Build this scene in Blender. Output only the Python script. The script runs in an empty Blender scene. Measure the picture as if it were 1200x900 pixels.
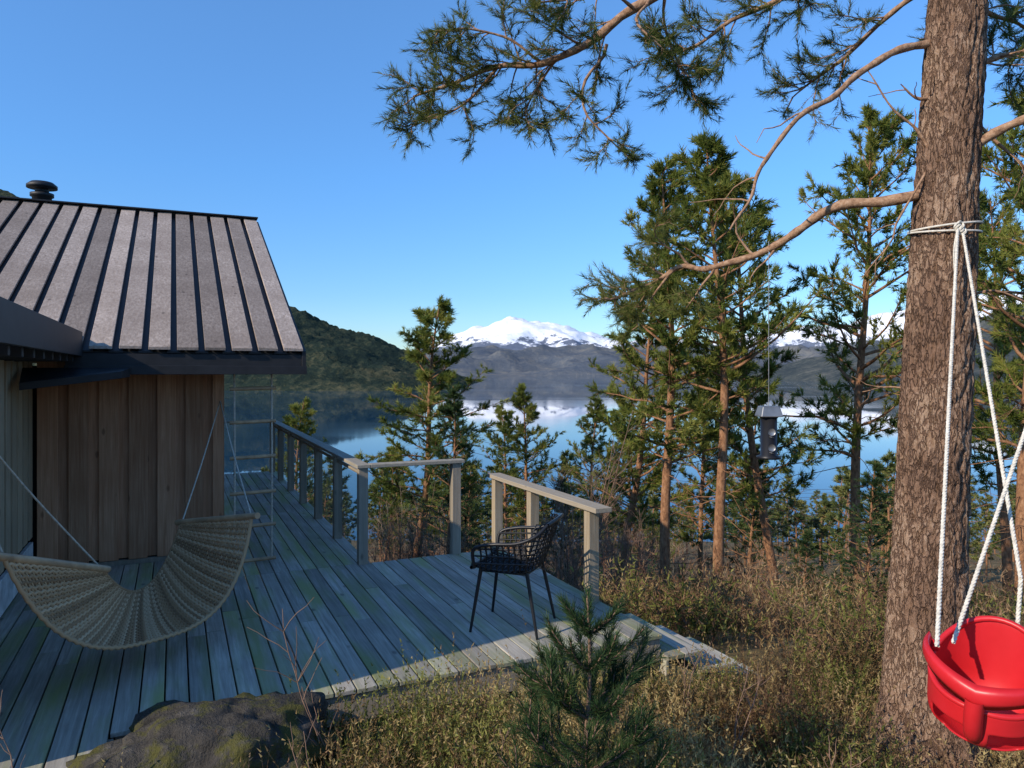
import bpy, math, random
import numpy as np
from mathutils import Vector, Matrix, noise
random.seed(7); rng=np.random.default_rng(7)
S=bpy.context.scene
EYE=1.85

# ---------------------------------------------------------------- helpers
class Buf:
    def __init__(s): s.v=[];s.r=[];s.f=[];s.n=0
    def add(s,verts,faces,mat=0,rnd=None,smooth=True):
        verts=np.asarray(verts,dtype=np.float32).reshape(-1,3); faces=np.asarray(faces,dtype=np.int32)
        if rnd is None: rnd=random.random()
        r=np.broadcast_to(np.asarray(rnd,dtype=np.float32),(len(verts),))
        s.v.append(verts); s.r.append(r); s.f.append((faces+s.n,mat,smooth)); s.n+=len(verts)
    def mesh(s,name,mats):
        me=bpy.data.meshes.new(name)
        V=np.concatenate(s.v); R=np.concatenate(s.r)
        loops=np.concatenate([f.ravel() for f,m,q in s.f]).astype(np.int32)
        tot=np.concatenate([np.full(len(f),f.shape[1]) for f,m,q in s.f])
        start=(np.cumsum(tot)-tot).astype(np.int32)
        mi=np.concatenate([np.full(len(f),m) for f,m,q in s.f]).astype(np.int32)
        sm=np.concatenate([np.full(len(f),q) for f,m,q in s.f]).astype(bool)
        me.vertices.add(len(V)); me.vertices.foreach_set("co",V.ravel())
        me.loops.add(len(loops)); me.loops.foreach_set("vertex_index",loops)
        me.polygons.add(len(tot)); me.polygons.foreach_set("loop_start",start)
        for m in mats: me.materials.append(m)
        me.polygons.foreach_set("material_index",mi); me.polygons.foreach_set("use_smooth",sm)
        me.update(calc_edges=True); me.validate()
        a=me.attributes.new("rnd",'FLOAT','POINT'); a.data.foreach_set("value",R.astype(np.float32))
        return me
    def obj(s,name,mats,parent=None,loc=None,rot=0,bevel=0):
        return mkobj(name,s.mesh(name,mats),parent,loc,rot,bevel)
def mkobj(name,me,parent=None,loc=None,rot=0,bevel=0,scale=None):
    o=bpy.data.objects.new(name,me); S.collection.objects.link(o)
    if loc is not None: o.location=loc
    o.rotation_euler[2]=rot
    if scale is not None: o.scale=scale
    if parent: o.parent=parent
    if bevel:
        b=o.modifiers.new("bevel",'BEVEL'); b.width=bevel; b.segments=2; b.limit_method='ANGLE'
    return o
def empty(name,loc=(0,0,0),rot=0):
    o=bpy.data.objects.new(name,None); S.collection.objects.link(o); o.location=loc; o.rotation_euler[2]=rot; return o
BF=np.array([[0,3,2,1],[4,5,6,7],[0,1,5,4],[1,2,6,5],[2,3,7,6],[3,0,4,7]])
def box(b,x0,x1,y0,y1,z0,z1,mat=0,rnd=None):
    b.add([(x0,y0,z0),(x1,y0,z0),(x1,y1,z0),(x0,y1,z0),(x0,y0,z1),(x1,y0,z1),(x1,y1,z1),(x0,y1,z1)],BF,mat,rnd,False)
def hexa(b,v,mat=0,rnd=None): b.add(v,BF,mat,rnd,False)
def nrm(a): return a/np.maximum(np.linalg.norm(a,axis=-1,keepdims=True),1e-9)
def tube(b,pts,rad,k=6,mat=0,rnd=None,cap=False):
    P=np.asarray(pts,float); n=len(P); R=np.broadcast_to(np.asarray(rad,float),(n,))
    T=np.empty_like(P); T[1:-1]=P[2:]-P[:-2]; T[0]=P[1]-P[0]; T[-1]=P[-1]-P[-2]; T=nrm(T)
    ref=np.array([0,0,1.]) if abs(T[0][2])<.9 else np.array([1.,0,0])
    A=np.empty_like(P); a=ref
    for i in range(n):
        a=a-T[i]*a.dot(T[i]); a=a/max(1e-9,math.sqrt(a.dot(a))); A[i]=a
    B=np.cross(T,A); an=np.arange(k)*2*math.pi/k
    V=P[:,None]+R[:,None,None]*(A[:,None]*np.cos(an)[None,:,None]+B[:,None]*np.sin(an)[None,:,None])
    i=np.arange(n-1)[:,None]*k; j=np.arange(k)[None]; j2=(j+1)%k
    F=np.stack([i+j,i+j2,i+k+j2,i+k+j],-1).reshape(-1,4)
    b.add(V.reshape(-1,3),F,mat,rnd)
    if cap:
        b.add(V[0],[list(range(k))[::-1]],mat,rnd,False); b.add(V[-1],[list(range(k))],mat,rnd,False)
def spl(pts,n):
    P=np.asarray(pts,float); P=np.vstack([2*P[0]-P[1],P,2*P[-1]-P[-2]]); m=len(P)-3; out=[]
    for q in np.linspace(0,m-1e-6,n):
        i=int(q); t=q-i; p0,p1,p2,p3=P[i:i+4]
        out.append(.5*((2*p1)+(-p0+p2)*t+(2*p0-5*p1+4*p2-p3)*t*t+(-p0+3*p1-3*p2+p3)*t**3))
    return np.array(out)
def lathe(b,prof,k,c,mat=0,rnd=None,smooth=True):
    V=[];n=len(prof)
    for r,z in prof:
        for j in range(k):
            a=j*2*math.pi/k; V.append((c[0]+r*math.cos(a),c[1]+r*math.sin(a),c[2]+z))
    F=[(i*k+j,i*k+(j+1)%k,(i+1)*k+(j+1)%k,(i+1)*k+j) for i in range(n-1) for j in range(k)]
    b.add(V,F,mat,rnd,smooth)

# ---------------------------------------------------------------- materials
def mat(name,rough=.8,spec=.3):
    m=bpy.data.materials.new(name); m.use_nodes=True; nt=m.node_tree
    p=nt.nodes["Principled BSDF"]; p.inputs["Roughness"].default_value=rough; p.inputs["Specular IOR Level"].default_value=spec
    return m,nt,p
def nd(nt,t,**kw):
    n=nt.nodes.new(t)
    for k,v in kw.items():
        if k in n.inputs: 
            n.inputs[k].default_value=v
        else: setattr(n,k,v)
    return n
def ramp(nt,fac,stops):
    r=nt.nodes.new("ShaderNodeValToRGB"); e=r.color_ramp.elements
    while len(e)<len(stops): e.new(.5)
    for i,(p,c) in enumerate(stops):
        e[i].position=p; e[i].color=(c[0],c[1],c[2],1) if len(c)==3 else c
    nt.links.new(fac,r.inputs[0]); return r.outputs[0]
def g(v): return (v,v,v)
def mixc(nt,fac,a,b,mode='MIX'):
    m=nt.nodes.new("ShaderNodeMix"); m.data_type='RGBA'; m.blend_type=mode
    for s,i in ((fac,0),(a,6),(b,7)):
        if hasattr(s,'is_linked') or hasattr(s,'links'): nt.links.new(s,m.inputs[i])
        elif i==0: m.inputs[0].default_value=s
        else: m.inputs[i].default_value=(*s,1)
    return m.outputs[2]
def math_(nt,op,a,b):
    m=nt.nodes.new("ShaderNodeMath"); m.operation=op
    for s,i in ((a,0),(b,1)):
        if isinstance(s,(int,float)): m.inputs[i].default_value=s
        else: nt.links.new(s,m.inputs[i])
    return m.outputs[0]
def rnda(nt):
    a=nt.nodes.new("ShaderNodeAttribute"); a.attribute_name="rnd"; return a.outputs["Fac"]
def coords(nt,scale=(1,1,1),rndoff=0):
    tc=nt.nodes.new("ShaderNodeTexCoord"); mp=nt.nodes.new("ShaderNodeMapping"); mp.inputs["Scale"].default_value=scale
    if rndoff:
        vm=nt.nodes.new("ShaderNodeVectorMath"); vm.operation='ADD'
        s=math_(nt,'MULTIPLY',rnda(nt),rndoff)
        nt.links.new(tc.outputs["Object"],vm.inputs[0]); nt.links.new(s,vm.inputs[1]); nt.links.new(vm.outputs[0],mp.inputs[0])
    else: nt.links.new(tc.outputs["Object"],mp.inputs[0])
    return mp.outputs[0]
def noi(nt,vec,scale,detail=4,rough=.55,dist=0):
    n=nd(nt,"ShaderNodeTexNoise"); n.inputs["Scale"].default_value=scale; n.inputs["Detail"].default_value=detail
    n.inputs["Roughness"].default_value=rough; n.inputs["Distortion"].default_value=dist
    nt.links.new(vec,n.inputs["Vector"]); return n.outputs["Fac"]
def bump(nt,p,h,st,dist=.01):
    b=nt.nodes.new("ShaderNodeBump"); b.inputs["Strength"].default_value=st; b.inputs["Distance"].default_value=dist
    nt.links.new(h,b.inputs["Height"]); nt.links.new(b.outputs[0],p.inputs["Normal"])
def wood(name,dark,light,axis='y',moss=None,rough=.8,knots=True,var=.35):
    m,nt,p=mat(name,rough)
    sc={'x':(1.2,28,28),'y':(28,1.2,28),'z':(28,28,1.2)}[axis]
    gr=noi(nt,coords(nt,sc,13.7),1.6,5,.65,.4)
    c=ramp(nt,gr,[(.28,dark),(.55,tuple((a+b)/2 for a,b in zip(dark,light))),(.75,light)])
    st=noi(nt,coords(nt,(1,1,1),0),1.7,4)
    c=mixc(nt,ramp(nt,st,[(.35,g(.55)),(.65,g(0))]),c,dark)
    if moss:
        ms=noi(nt,coords(nt,{'y':(3.5,.5,3),'x':(.5,3.5,3),'z':(3,3,.5)}[axis],3),1.3,4)
        c=mixc(nt,ramp(nt,ms,[(.46,g(0)),(.66,g(.85))]),c,moss)
    if knots:
        v=nd(nt,"ShaderNodeTexVoronoi"); sk={'x':(.45,1,1),'y':(1,.45,1),'z':(1,1,.45)}[axis]
        nt.links.new(coords(nt,tuple(a*6 for a in sk),5),v.inputs["Vector"]); v.inputs["Scale"].default_value=1.0
        c=mixc(nt,ramp(nt,v.outputs["Distance"],[(.06,g(.65)),(.12,g(0))]),c,tuple(a*.4 for a in dark))
    br=math_(nt,'ADD',math_(nt,'MULTIPLY',rnda(nt),var*2),1-var)
    mu=nt.nodes.new("ShaderNodeVectorMath"); mu.operation='SCALE'; nt.links.new(c,mu.inputs[0]); nt.links.new(br,mu.inputs["Scale"])
    nt.links.new(mu.outputs[0],p.inputs["Base Color"]); bump(nt,p,gr,.5,.006); return m
def plain(name,col,rough=.5,spec=.4,metal=0,var=.3,scale=8):
    m,nt,p=mat(name,rough,spec); p.inputs["Metallic"].default_value=metal
    n=noi(nt,coords(nt),scale,3)
    nt.links.new(ramp(nt,n,[(.3,tuple(c*(1-var) for c in col)),(.7,tuple(min(1,c*(1+var)) for c in col))]),p.inputs["Base Color"])
    return m
def leaf(name,c0,c1,c2,transl=.3,rough=.6):
    m,nt,p=mat(name,rough,.2)
    c=ramp(nt,rnda(nt),[(.05,c0),(.45,c1),(.95,c2)]); nt.links.new(c,p.inputs["Base Color"])
    if transl>0:
        t=nt.nodes.new("ShaderNodeBsdfTranslucent"); nt.links.new(c,t.inputs[0]); mx=nt.nodes.new("ShaderNodeMixShader"); mx.inputs[0].default_value=transl
        out=nt.nodes["Material Output"]; nt.links.new(p.outputs[0],mx.inputs[1]); nt.links.new(t.outputs[0],mx.inputs[2]); nt.links.new(mx.outputs[0],out.inputs[0])
    return m

M_deck=wood("deck_wood",(.22,.20,.165),(.54,.50,.43),'y',moss=(.24,.27,.095),var=.28)
M_roof=wood("roof_boards",(.20,.155,.125),(.50,.42,.36),'y',var=.30)
M_wall=wood("wall_boards",(.36,.16,.08),(.66,.37,.22),'z',var=.20)
M_pale=wood("pale_boards",(.34,.25,.16),(.54,.43,.30),'z',var=.15)
M_post=wood("grey_post",(.23,.195,.15),(.42,.36,.28),'z',var=.12)
M_rail=wood("grey_rail",(.24,.215,.17),(.45,.41,.34),'y',var=.12)
M_tanpost=wood("rail_wood_tan",(.27,.21,.14),(.48,.40,.29),'z',var=.1)  # warmer, slightly lighter tan than the grey posts
M_tanrail=wood("handrail_tan",(.29,.24,.175),(.46,.40,.31),'y',var=.1)  # handrail in a warmer tan than the grey rail
M_black=plain("black_metal",(.018,.018,.02),.55)
M_dark=plain("dark_void",(.02,.018,.016),.9,.1)
M_white=plain("white_paint",(.55,.57,.58),.6)
M_steel=plain("steel",(.3,.3,.3),.45,.5,.7)
M_chair=plain("black_plastic",(.012,.012,.014),.4)
M_rope=plain("rope_white",(.62,.58,.5),.9,.1,0,.25,60)
M_rope2=plain("rope_grey",(.50,.43,.34),.9,.1,0,.25,60)
M_wick=leaf("wicker",(.20,.11,.055),(.44,.26,.13),(.64,.43,.25),0,.75)
M_bamboo=plain("bamboo",(.46,.29,.16),.5,.4,0,.3,10)
M_needle=leaf("pine_needles",(.035,.06,.015),(.11,.14,.03),(.25,.25,.065),.4)
M_needle_mid=leaf("pine_needles_mid",(.045,.07,.015),(.16,.195,.035),(.32,.31,.07),.4)
M_needle_dark=leaf("pine_needles_dark",(.014,.035,.014),(.04,.08,.028),(.09,.13,.04),.25)
M_needle_far=leaf("pine_needles_far",(.035,.052,.018),(.10,.125,.035),(.22,.20,.06),0)
M_heath=leaf("heather",(.12,.07,.035),(.34,.235,.10),(.56,.44,.20),.35,.8)
M_heathg=leaf("heather_green",(.07,.085,.02),(.20,.205,.05),(.38,.35,.11),.35,.8)
M_heathb=leaf("dry_brown_shrub",(.08,.04,.025),(.22,.125,.07),(.38,.26,.14),.2,.8)
M_twig=plain("bare_twigs",(.22,.14,.10),.85,.1)
M_birch=plain("birch_twigs",(.34,.25,.19),.85,.1)
def ramp_v(nt,x,a,b):
    r=nt.nodes.new("ShaderNodeMapRange"); r.inputs["From Min"].default_value=a; r.inputs["From Max"].default_value=b; nt.links.new(x,r.inputs["Value"]); return r.outputs[0]
def bark(name,c0,c1,c2,sx=9,sz=3.2,str_=.9,cw=.22,vz=.7):
    m,nt,p=mat(name,.9,.15)
    co=coords(nt,(sx,sx,sz)); w=nd(nt,"ShaderNodeTexNoise"); w.inputs["Scale"].default_value=1.6; w.inputs["Detail"].default_value=3; nt.links.new(co,w.inputs["Vector"])
    ad=nt.nodes.new("ShaderNodeVectorMath"); ad.operation='ADD'; nt.links.new(co,ad.inputs[0])
    sc=nt.nodes.new("ShaderNodeVectorMath"); sc.operation='SCALE'; sc.inputs["Scale"].default_value=2.2; nt.links.new(w.outputs["Color"],sc.inputs[0]); nt.links.new(sc.outputs[0],ad.inputs[1])
    v=nd(nt,"ShaderNodeTexVoronoi",feature='DISTANCE_TO_EDGE'); v.inputs["Scale"].default_value=1.5; nt.links.new(ad.outputs[0],v.inputs["Vector"])
    n=noi(nt,coords(nt,(sx*2,sx*2,sz*3)),2.2,6,.75)
    n3=noi(nt,coords(nt,(2,2,1.2)),1.5,3,.6)
    h=math_(nt,'ADD',math_(nt,'MULTIPLY',ramp_v(nt,v.outputs["Distance"],0,cw),vz),math_(nt,'MULTIPLY',n,.9))
    h2=math_(nt,'ADD',h,math_(nt,'MULTIPLY',math_(nt,'SUBTRACT',n3,.5),.8))
    c=ramp(nt,h2,[(.3,c0),(.85,c1),(1.0,c2)])
    nt.links.new(c,p.inputs["Base Color"]); bump(nt,p,h,str_,.025); return m
M_bark=bark("pine_bark",(.07,.04,.028),(.29,.175,.115),(.47,.32,.22),17,5.5,1,.14,.42)
def simplebark(name,c0,c1,c2,sc):
    m,nt,p=mat(name,.9,.12); n=noi(nt,coords(nt,sc),1.5,5,.7)
    nt.links.new(ramp(nt,n,[(.3,c0),(.5,c1),(.7,c2)]),p.inputs["Base Color"]); bump(nt,p,n,.6,.015); return m
M_barkb=simplebark("branch_bark",(.11,.06,.04),(.32,.19,.115),(.46,.31,.21),(22,22,22))
M_barkf=simplebark("orange_pine_bark",(.08,.045,.03),(.27,.135,.07),(.40,.23,.13),(14,14,7))

# ---------------------------------------------------------------- ground
def ground(x,y):
    x=np.asarray(x,float); y=np.asarray(y,float)
    d=np.maximum(0,y-5.2); soft=d*d/(d+1.6)
    z=-.40-.30*soft+.085*np.maximum(0,y-18)**2/(np.maximum(0,y-18)+12)
    z=z-.05*np.clip(x-1.5,0,8)+.12*np.maximum(0,2.2-y)
    z=z+.20*np.clip((2.0-x)/1.2,0,1)*np.clip((5.6-y)/1.2,0,1)
    z=z+.04*np.sin(x*2.1+y*.7)*np.cos(y*1.7-x)+np.clip((y-6)/10,0,1)*.35*np.sin(x*.5+1)*np.sin(y*.35)
    return z
def grid(xs,ys,zf):
    X,Y=np.meshgrid(xs,ys); Z=zf(X,Y); V=np.stack([X,Y,Z],-1).reshape(-1,3); nx=len(xs);ny=len(ys)
    i=(np.arange(ny-1)[:,None]*nx+np.arange(nx-1)[None]).ravel()
    return V,np.stack([i,i+1,i+nx+1,i+nx],-1)
q=np.linspace(-1,1,240); xs=np.sinh(q*6)/np.sinh(6)*700
q=np.linspace(0,1,240); ys=np.concatenate([np.linspace(-60,-2,20),-1.8+np.sinh(q*4.5)/np.sinh(4.5)*420])
V,F=grid(xs,ys,ground)
V[:,2]+=np.array([noise.fractal(Vector((v[0]*1.7,v[1]*1.7,0)),.8,2,4)*.04 for v in V])
m,nt,p=mat("ground_soil",.95,.1)
co=coords(nt); n1=noi(nt,co,.6,6,.65); n2=noi(nt,co,6,5,.7)
c=ramp(nt,n1,[(.3,(.11,.11,.04)),(.48,(.20,.14,.065)),(.62,(.29,.22,.11)),(.75,(.12,.125,.04))])
c=mixc(nt,ramp(nt,n2,[(.35,g(.7)),(.65,g(0))]),c,(.07,.045,.03))
nt.links.new(c,p.inputs["Base Color"]); bump(nt,p,n2,.8,.08)
b=Buf(); b.add(V,F,0,.5); b.obj("ground",[m])

# ---------------------------------------------------------------- lake
LZ=-45.
m,nt,p=mat("lake_water",.04,.5); p.inputs["Base Color"].default_value=(.012,.05,.10,1); p.inputs["IOR"].default_value=1.333
n=noi(nt,coords(nt,(.25,.8,1)),.5,2); bump(nt,p,n,.04,.06)
rr=noi(nt,coords(nt,(.0012,.004,1)),1.0,3); nt.links.new(ramp(nt,rr,[(.42,g(.01)),(.6,g(.07))]),p.inputs["Roughness"])
b=Buf(); b.add([(-30000,60,LZ),(30000,60,LZ),(30000,40000,LZ),(-30000,40000,LZ)],[[0,1,2,3]]); b.obj("lake_water",[m])

# ---------------------------------------------------------------- hills / mountains
def hillmesh(name,prof,yr,y0,y1,m,amp,nf,nx=260,ny=80,seed=0,sharp=1.0,tree=0):
    px=np.array([a for a,_ in prof],float); pz=np.array([c for _,c in prof],float)
    xs=np.linspace(px[0],px[-1],nx); ys=np.linspace(y0,y1,ny)
    X,Y=np.meshgrid(xs,ys); H=np.interp(X,px,pz)
    f=np.where(Y<yr,np.clip((Y-y0)/(yr-y0),0,1)**sharp,np.clip((y1-Y)/(y1-yr),0,1))
    nz=np.array([noise.ridged_multi_fractal(Vector((x*nf+seed,y*nf,seed)),.9,2.1,6,1.0,2.0) for x,y in zip(X.ravel(),Y.ravel())]).reshape(X.shape)
    Z=LZ-3+(H-LZ+3)*f+amp*(nz-1.1)*np.minimum(1,f*2.5)*np.clip((H-LZ)/150,0.1,1)
    if tree: Z+=rng.uniform(-tree,tree,Z.shape)*np.minimum(1,f*6)
    Vv=np.stack([X,Y,Z],-1).reshape(-1,3); i=(np.arange(ny-1)[:,None]*nx+np.arange(nx-1)[None]).ravel()
    bb=Buf(); bb.add(Vv,np.stack([i,i+1,i+nx+1,i+nx],-1),0,.5); return bb.obj(name,[m])
def hillmat(name,cols,sc,bs):
    m,nt,p=mat(name,1,.0); co=coords(nt)
    a=noi(nt,co,sc,7,.8); b_=noi(nt,co,sc*.10,5,.65); h=math_(nt,'ADD',math_(nt,'MULTIPLY',a,.55),math_(nt,'MULTIPLY',b_,.45))
    nt.links.new(ramp(nt,h,[(.38,cols[0]),(.5,cols[1]),(.6,cols[2])]),p.inputs["Base Color"]); bump(nt,p,a,1,bs); return m
K=2500/870
prof=[((u-600)*K,(435-v)*K+EYE) for u,v in [(-900,170),(-400,180),(0,226),(70,245),(150,295),(250,335),(345,364),(370,374),(400,387),(440,399),(470,413),(500,425),(530,443),(552,453),(560,470)]]
mh=hillmat("forest_hill",[(.016,.028,.030),(.032,.048,.036),(.115,.11,.065)],.05,10)
hillmesh("hill",prof,2500,1750,4200,mh,34,.0022,620,150,3.3,.8,5)
K=4000/870
prof=[((u-600)*K,(435-v)*K+EYE) for u,v in [(870,470),(930,440),(1000,420),(1080,400),(1160,375),(1260,340),(1500,300),(1900,280)]]
hillmesh("hill",prof,4000,2300,6500,hillmat("forest_hill_hazy",[(.045,.06,.07),(.08,.095,.095),(.16,.16,.14)],.02,20),70,.0015,200,70,8.1,.8)  # distance haze is painted into these greyed base colours
K=9500/870
prof=[((u-600)*K,(435-v)*K+EYE) for u,v in [(300,405),(440,412),(500,415),(540,407),(580,406),(620,409),(660,405),(720,412),(800,407),(900,412),(1000,402),(1200,402),(1600,392)]]
hillmesh("hill",prof,9500,7600,12000,hillmat("bare_hill_hazy",[(.075,.10,.14),(.13,.145,.165),(.21,.205,.19)],.006,40),130,.0009,260,60,1.7,.8)  # bluish base colours carry the aerial haze, no volume
K=15000/870
prof=[((u-600)*K,(435-v)*K+EYE) for u,v in [(200,420),(380,418),(470,413),(500,406),(525,398),(550,391),(575,382),(592,378),(612,376),(635,379),(660,384),(680,394),(710,400),(740,404),(820,405),(900,394),(1000,377),(1100,360),(1190,345),(1300,335),(1600,345)]]
m,nt,p=mat("snow_mountain",.9,.1)
geo=nt.nodes.new("ShaderNodeNewGeometry"); sp=nt.nodes.new("ShaderNodeSeparateXYZ"); nt.links.new(geo.outputs["Position"],sp.inputs[0])
n=noi(nt,coords(nt),.004,7,.7)
h=math_(nt,'ADD',math_(nt,'MULTIPLY',sp.outputs[2],1/1000.),math_(nt,'MULTIPLY',math_(nt,'SUBTRACT',n,.5),1.4))
nt.links.new(ramp(nt,h,[(.46,(.13,.155,.21)),(.53,(.86,.87,.90))]),p.inputs["Base Color"]); bump(nt,p,n,.5,60)  # blue rock tone below the snow has atmospheric haze mixed in
hillmesh("snowy_mountain",prof,15000,11500,20000,m,190,.0006,420,120,5.2,.75)

# ---------------------------------------------------------------- deck frame
O=(-1.44,7.15,0); ROT=math.atan2(.415,.910); cR,sR=math.cos(ROT),math.sin(ROT)
def W(t,s,z=0): return (O[0]+cR*t-sR*s, O[1]+sR*t+cR*s, z)
def TS(x,y): dx=x-O[0];dy=y-O[1]; return cR*dx+sR*dy,-sR*dx+cR*dy
deck=empty("wooden_deck",O,ROT)
b=Buf(); w=.118; gp=.009
t=-2.84
while t<1.45:
    tc=t+w/2
    s0=-6.2 if tc<-1.95 else -2.8
    s1=.89 if tc<-1.2 else (0.0)
    cuts=[s0]; x=s0+random.uniform(1.2,3.4)
    while x<s1-.8: cuts.append(x); x+=random.uniform(1.8,3.6)
    cuts.append(s1)
    for i in range(len(cuts)-1):
        dz=random.uniform(-.0015,.0015)
        box(b,t,t+w,cuts[i]+.002,cuts[i+1]-.002,-.028+dz,dz)
    t+=w+gp
t=-1.185
while t<.02:
    x=.004
    while x<7.25:
        e=min(7.25,x+random.uniform(2.2,3.8)); dz=random.uniform(-.0015,.0015)
        box(b,t,t+w,x+.002,e-.002,-.028+dz,dz); x=e
    t+=w+gp
b.obj("boards",[M_deck],deck,bevel=.004)
b=Buf()
for (x0,x1,y) in ((-1.93,1.46,-2.78),(-2.84,.06,7.22),(-1.9,1.46,-.4)): box(b,x0,x1,y,y+.045,-.2,-.031)
for (x,y0,y1) in ((-1.98,-6.2,-2.79),(1.425,-2.73,.05),(.03,.06,7.2),(-1.2,.92,7.2),(-.6,-2.7,7.1)): box(b,x,x+.045,y0,y1,-.21,-.032)
for (x,y) in ((1.3,-2.6),(.2,-2.6),(-.9,-2.6),(1.3,-.1),(0,3),(0,5),(0,7),(-1,7),(-1,3)): box(b,x,x+.1,y,y+.1,-4,-.212)
b.obj("joists",[M_post],deck,bevel=.003)
b=Buf()
for i in range(3):
    z=-.14*(i+1); t0=1.48+i*.30
    for k in range(2): box(b,t0+k*.148,t0+k*.148+.14,-2.85,-1.95,z-.03,z)
    box(b,t0-.005,t0+.02,-2.83,-1.97,z-.14,z-.032); 
for s in (-2.81,-2.02):
    hexa(b,[(1.49,s,-.5),(2.4,s,-.95),(2.4,s+.04,-.95),(1.49,s+.04,-.5),(1.49,s,-.2),(2.4,s,-.60),(2.4,s+.04,-.60),(1.49,s+.04,-.2)])
b.obj("steps",[M_deck],deck,bevel=.004)

# railings
def glassmat():
    m=bpy.data.materials.new("railing_glass"); m.use_nodes=True; nt=m.node_tree; nt.nodes.clear()
    o=nt.nodes.new("ShaderNodeOutputMaterial"); tr=nt.nodes.new("ShaderNodeBsdfTransparent"); tr.inputs[0].default_value=(.86,.91,.91,1)
    gl=nt.nodes.new("ShaderNodeBsdfGlossy"); gl.inputs["Roughness"].default_value=.02; lw=nt.nodes.new("ShaderNodeLayerWeight"); lw.inputs[0].default_value=.25
    mm_=math_(nt,'MULTIPLY',lw.outputs["Facing"],.45)
    mx=nt.nodes.new("ShaderNodeMixShader"); nt.links.new(mm_,mx.inputs[0]); nt.links.new(tr.outputs[0],mx.inputs[1]); nt.links.new(gl.outputs[0],mx.inputs[2]); nt.links.new(mx.outputs[0],o.inputs[0]); return m
M_glass=glassmat()
rl=empty("glass_railing",O,ROT)
b=Buf(); bg=Buf(); br=Buf(); H=.92; pw=.045
def pane(x0,x1,y0,y1,z0,z1):
    bg.add([(x0,y0,z0),(x1,y1,z0),(x1,y1,z1),(x0,y0,z1)],[[0,1,2,3]],0,.5,False)
ps=[0,1.2,2.4,3.6,4.8,6.0,7.15]
for s in ps: box(b,-pw,pw,s-pw,s+pw,-.25,H-.002)
box(b,.95-pw,.95+pw,-pw,pw,-.25,H-.002)
for t in (-1.2,-2.4): box(b,t-pw,t+pw,7.15-pw,7.15+pw,-.25,H-.002)
box(br,-.065,.065,-.065,7.22,H,H+.035); box(br,.068,1.03,-.065,.065,H,H+.035); box(br,-2.6,-.068,7.08,7.22,H,H+.035)
for i in range(len(ps)-1): pane(0,0,ps[i]+.06,ps[i+1]-.06,.08,H-.09)
pane(.06,.89,0,0,.08,H-.09)
for i in range(2): pane(-1.14-i*1.2,-.06-i*1.2,7.15,7.15,.08,H-.09)
for i in range(len(ps)-1):
    box(b,-.015,.015,ps[i]+.047,ps[i+1]-.047,H-.075,H-.045)
b.obj("posts",[M_post],rl,bevel=.004); br.obj("handrail",[M_rail],rl,bevel=.005); bg.obj("glass_panels",[M_glass],rl)
rl2=empty("wooden_railing",O,ROT)
b=Buf(); H=.74
for s in (-.02,-.86,-1.93): box(b,1.36,1.45,s-.045,s+.045,-.45,H-.002)
b.obj("posts",[M_tanpost],rl2,bevel=.004)
b=Buf(); box(b,1.33,1.48,-2.12,.08,H,H+.04); b.obj("handrail",[M_tanrail],rl2,bevel=.005)

# ---------------------------------------------------------------- house
hs=empty("wooden_cabin",O,ROT)
SL=.464
b=Buf()
box(b,-10,-1.26,.98,8.4,-4,1.9,1)
t=-2.80; i=0
while t<-1.28:
    if i%2==0: box(b,t,min(t+.165,-1.25),.922,.949,-.02+.06,2.2)
    else: box(b,t-.02,t+.14,.953,.975,.05,2.2)
    t+= .145 if i%2==0 else .105
    i+=1
box(b,-1.30,-1.2,.895,.920,.03,2.2); 
s=.93; i=0
while s<8.3:
    if i%2==0: box(b,-1.215,-1.19,s,s+.165,-.8,2.3)
    else: box(b,-1.245,-1.22,s-.02,s+.14,-.8,2.3)
    s+= .145 if i%2==0 else .105; i+=1
hexa(b,[(-1.29,.95,1.8),(-1.25,.95,1.8),(-1.25,8.4,1.8),(-1.29,8.4,1.8),(-1.29,4.5,3.85),(-1.25,4.5,3.85),(-1.25,4.9,3.85),(-1.29,4.9,3.85)])
b.obj("walls",[M_wall,M_dark],hs,bevel=.003)
b=Buf(); box(b,-2.84,-1.22,.935,1.0,-.02,.035); box(b,-2.8,-1.25,.94,.97,-.3,-.03); b.obj("sill_beam",[M_post],hs)
def rz(s): return 2.10+SL*(s-.3)
b=Buf(); t=-.52
while t>-10.2:
    a,c_=t-.178,t
    s0=.24+random.uniform(-.014,.014); e=random.uniform(-.005,.005)
    hexa(b,[(a,s0,rz(s0)-.028),(c_,s0,rz(s0)-.028),(c_,4.72,rz(4.72)-.028),(a,4.72,rz(4.72)-.028),(a,s0,rz(s0)+e),(c_,s0,rz(s0)-e),(c_,4.72,rz(4.72)-e),(a,4.72,rz(4.72)+e)])
    t-=.232
    a,c_=t-.03,t+.084
    z0=-.055
    hexa(b,[(a,.27,rz(.27)+z0-.02),(c_,.27,rz(.27)+z0-.02),(c_,4.7,rz(4.7)+z0-.02),(a,4.7,rz(4.7)+z0-.02),(a,.27,rz(.27)+z0),(c_,.27,rz(.27)+z0),(c_,4.7,rz(4.7)+z0),(a,4.7,rz(4.7)+z0)],1)
b.obj("roof_planks",[M_roof,M_black],hs,bevel=.003)
b=Buf()
a0,a1=-10.2,-.53
def slab(s0,s1,d0,d1,t0=a0,t1=a1,mat=0):
    hexa(b,[(t0,s0,rz(s0)+d0),(t1,s0,rz(s0)+d0),(t1,s1,rz(s1)+d0),(t0,s1,rz(s1)+d0),(t0,s0,rz(s0)+d1),(t1,s0,rz(s0)+d1),(t1,s1,rz(s1)+d1),(t0,s1,rz(s1)+d1)],mat)
slab(.32,4.68,-.16,-.08)
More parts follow.
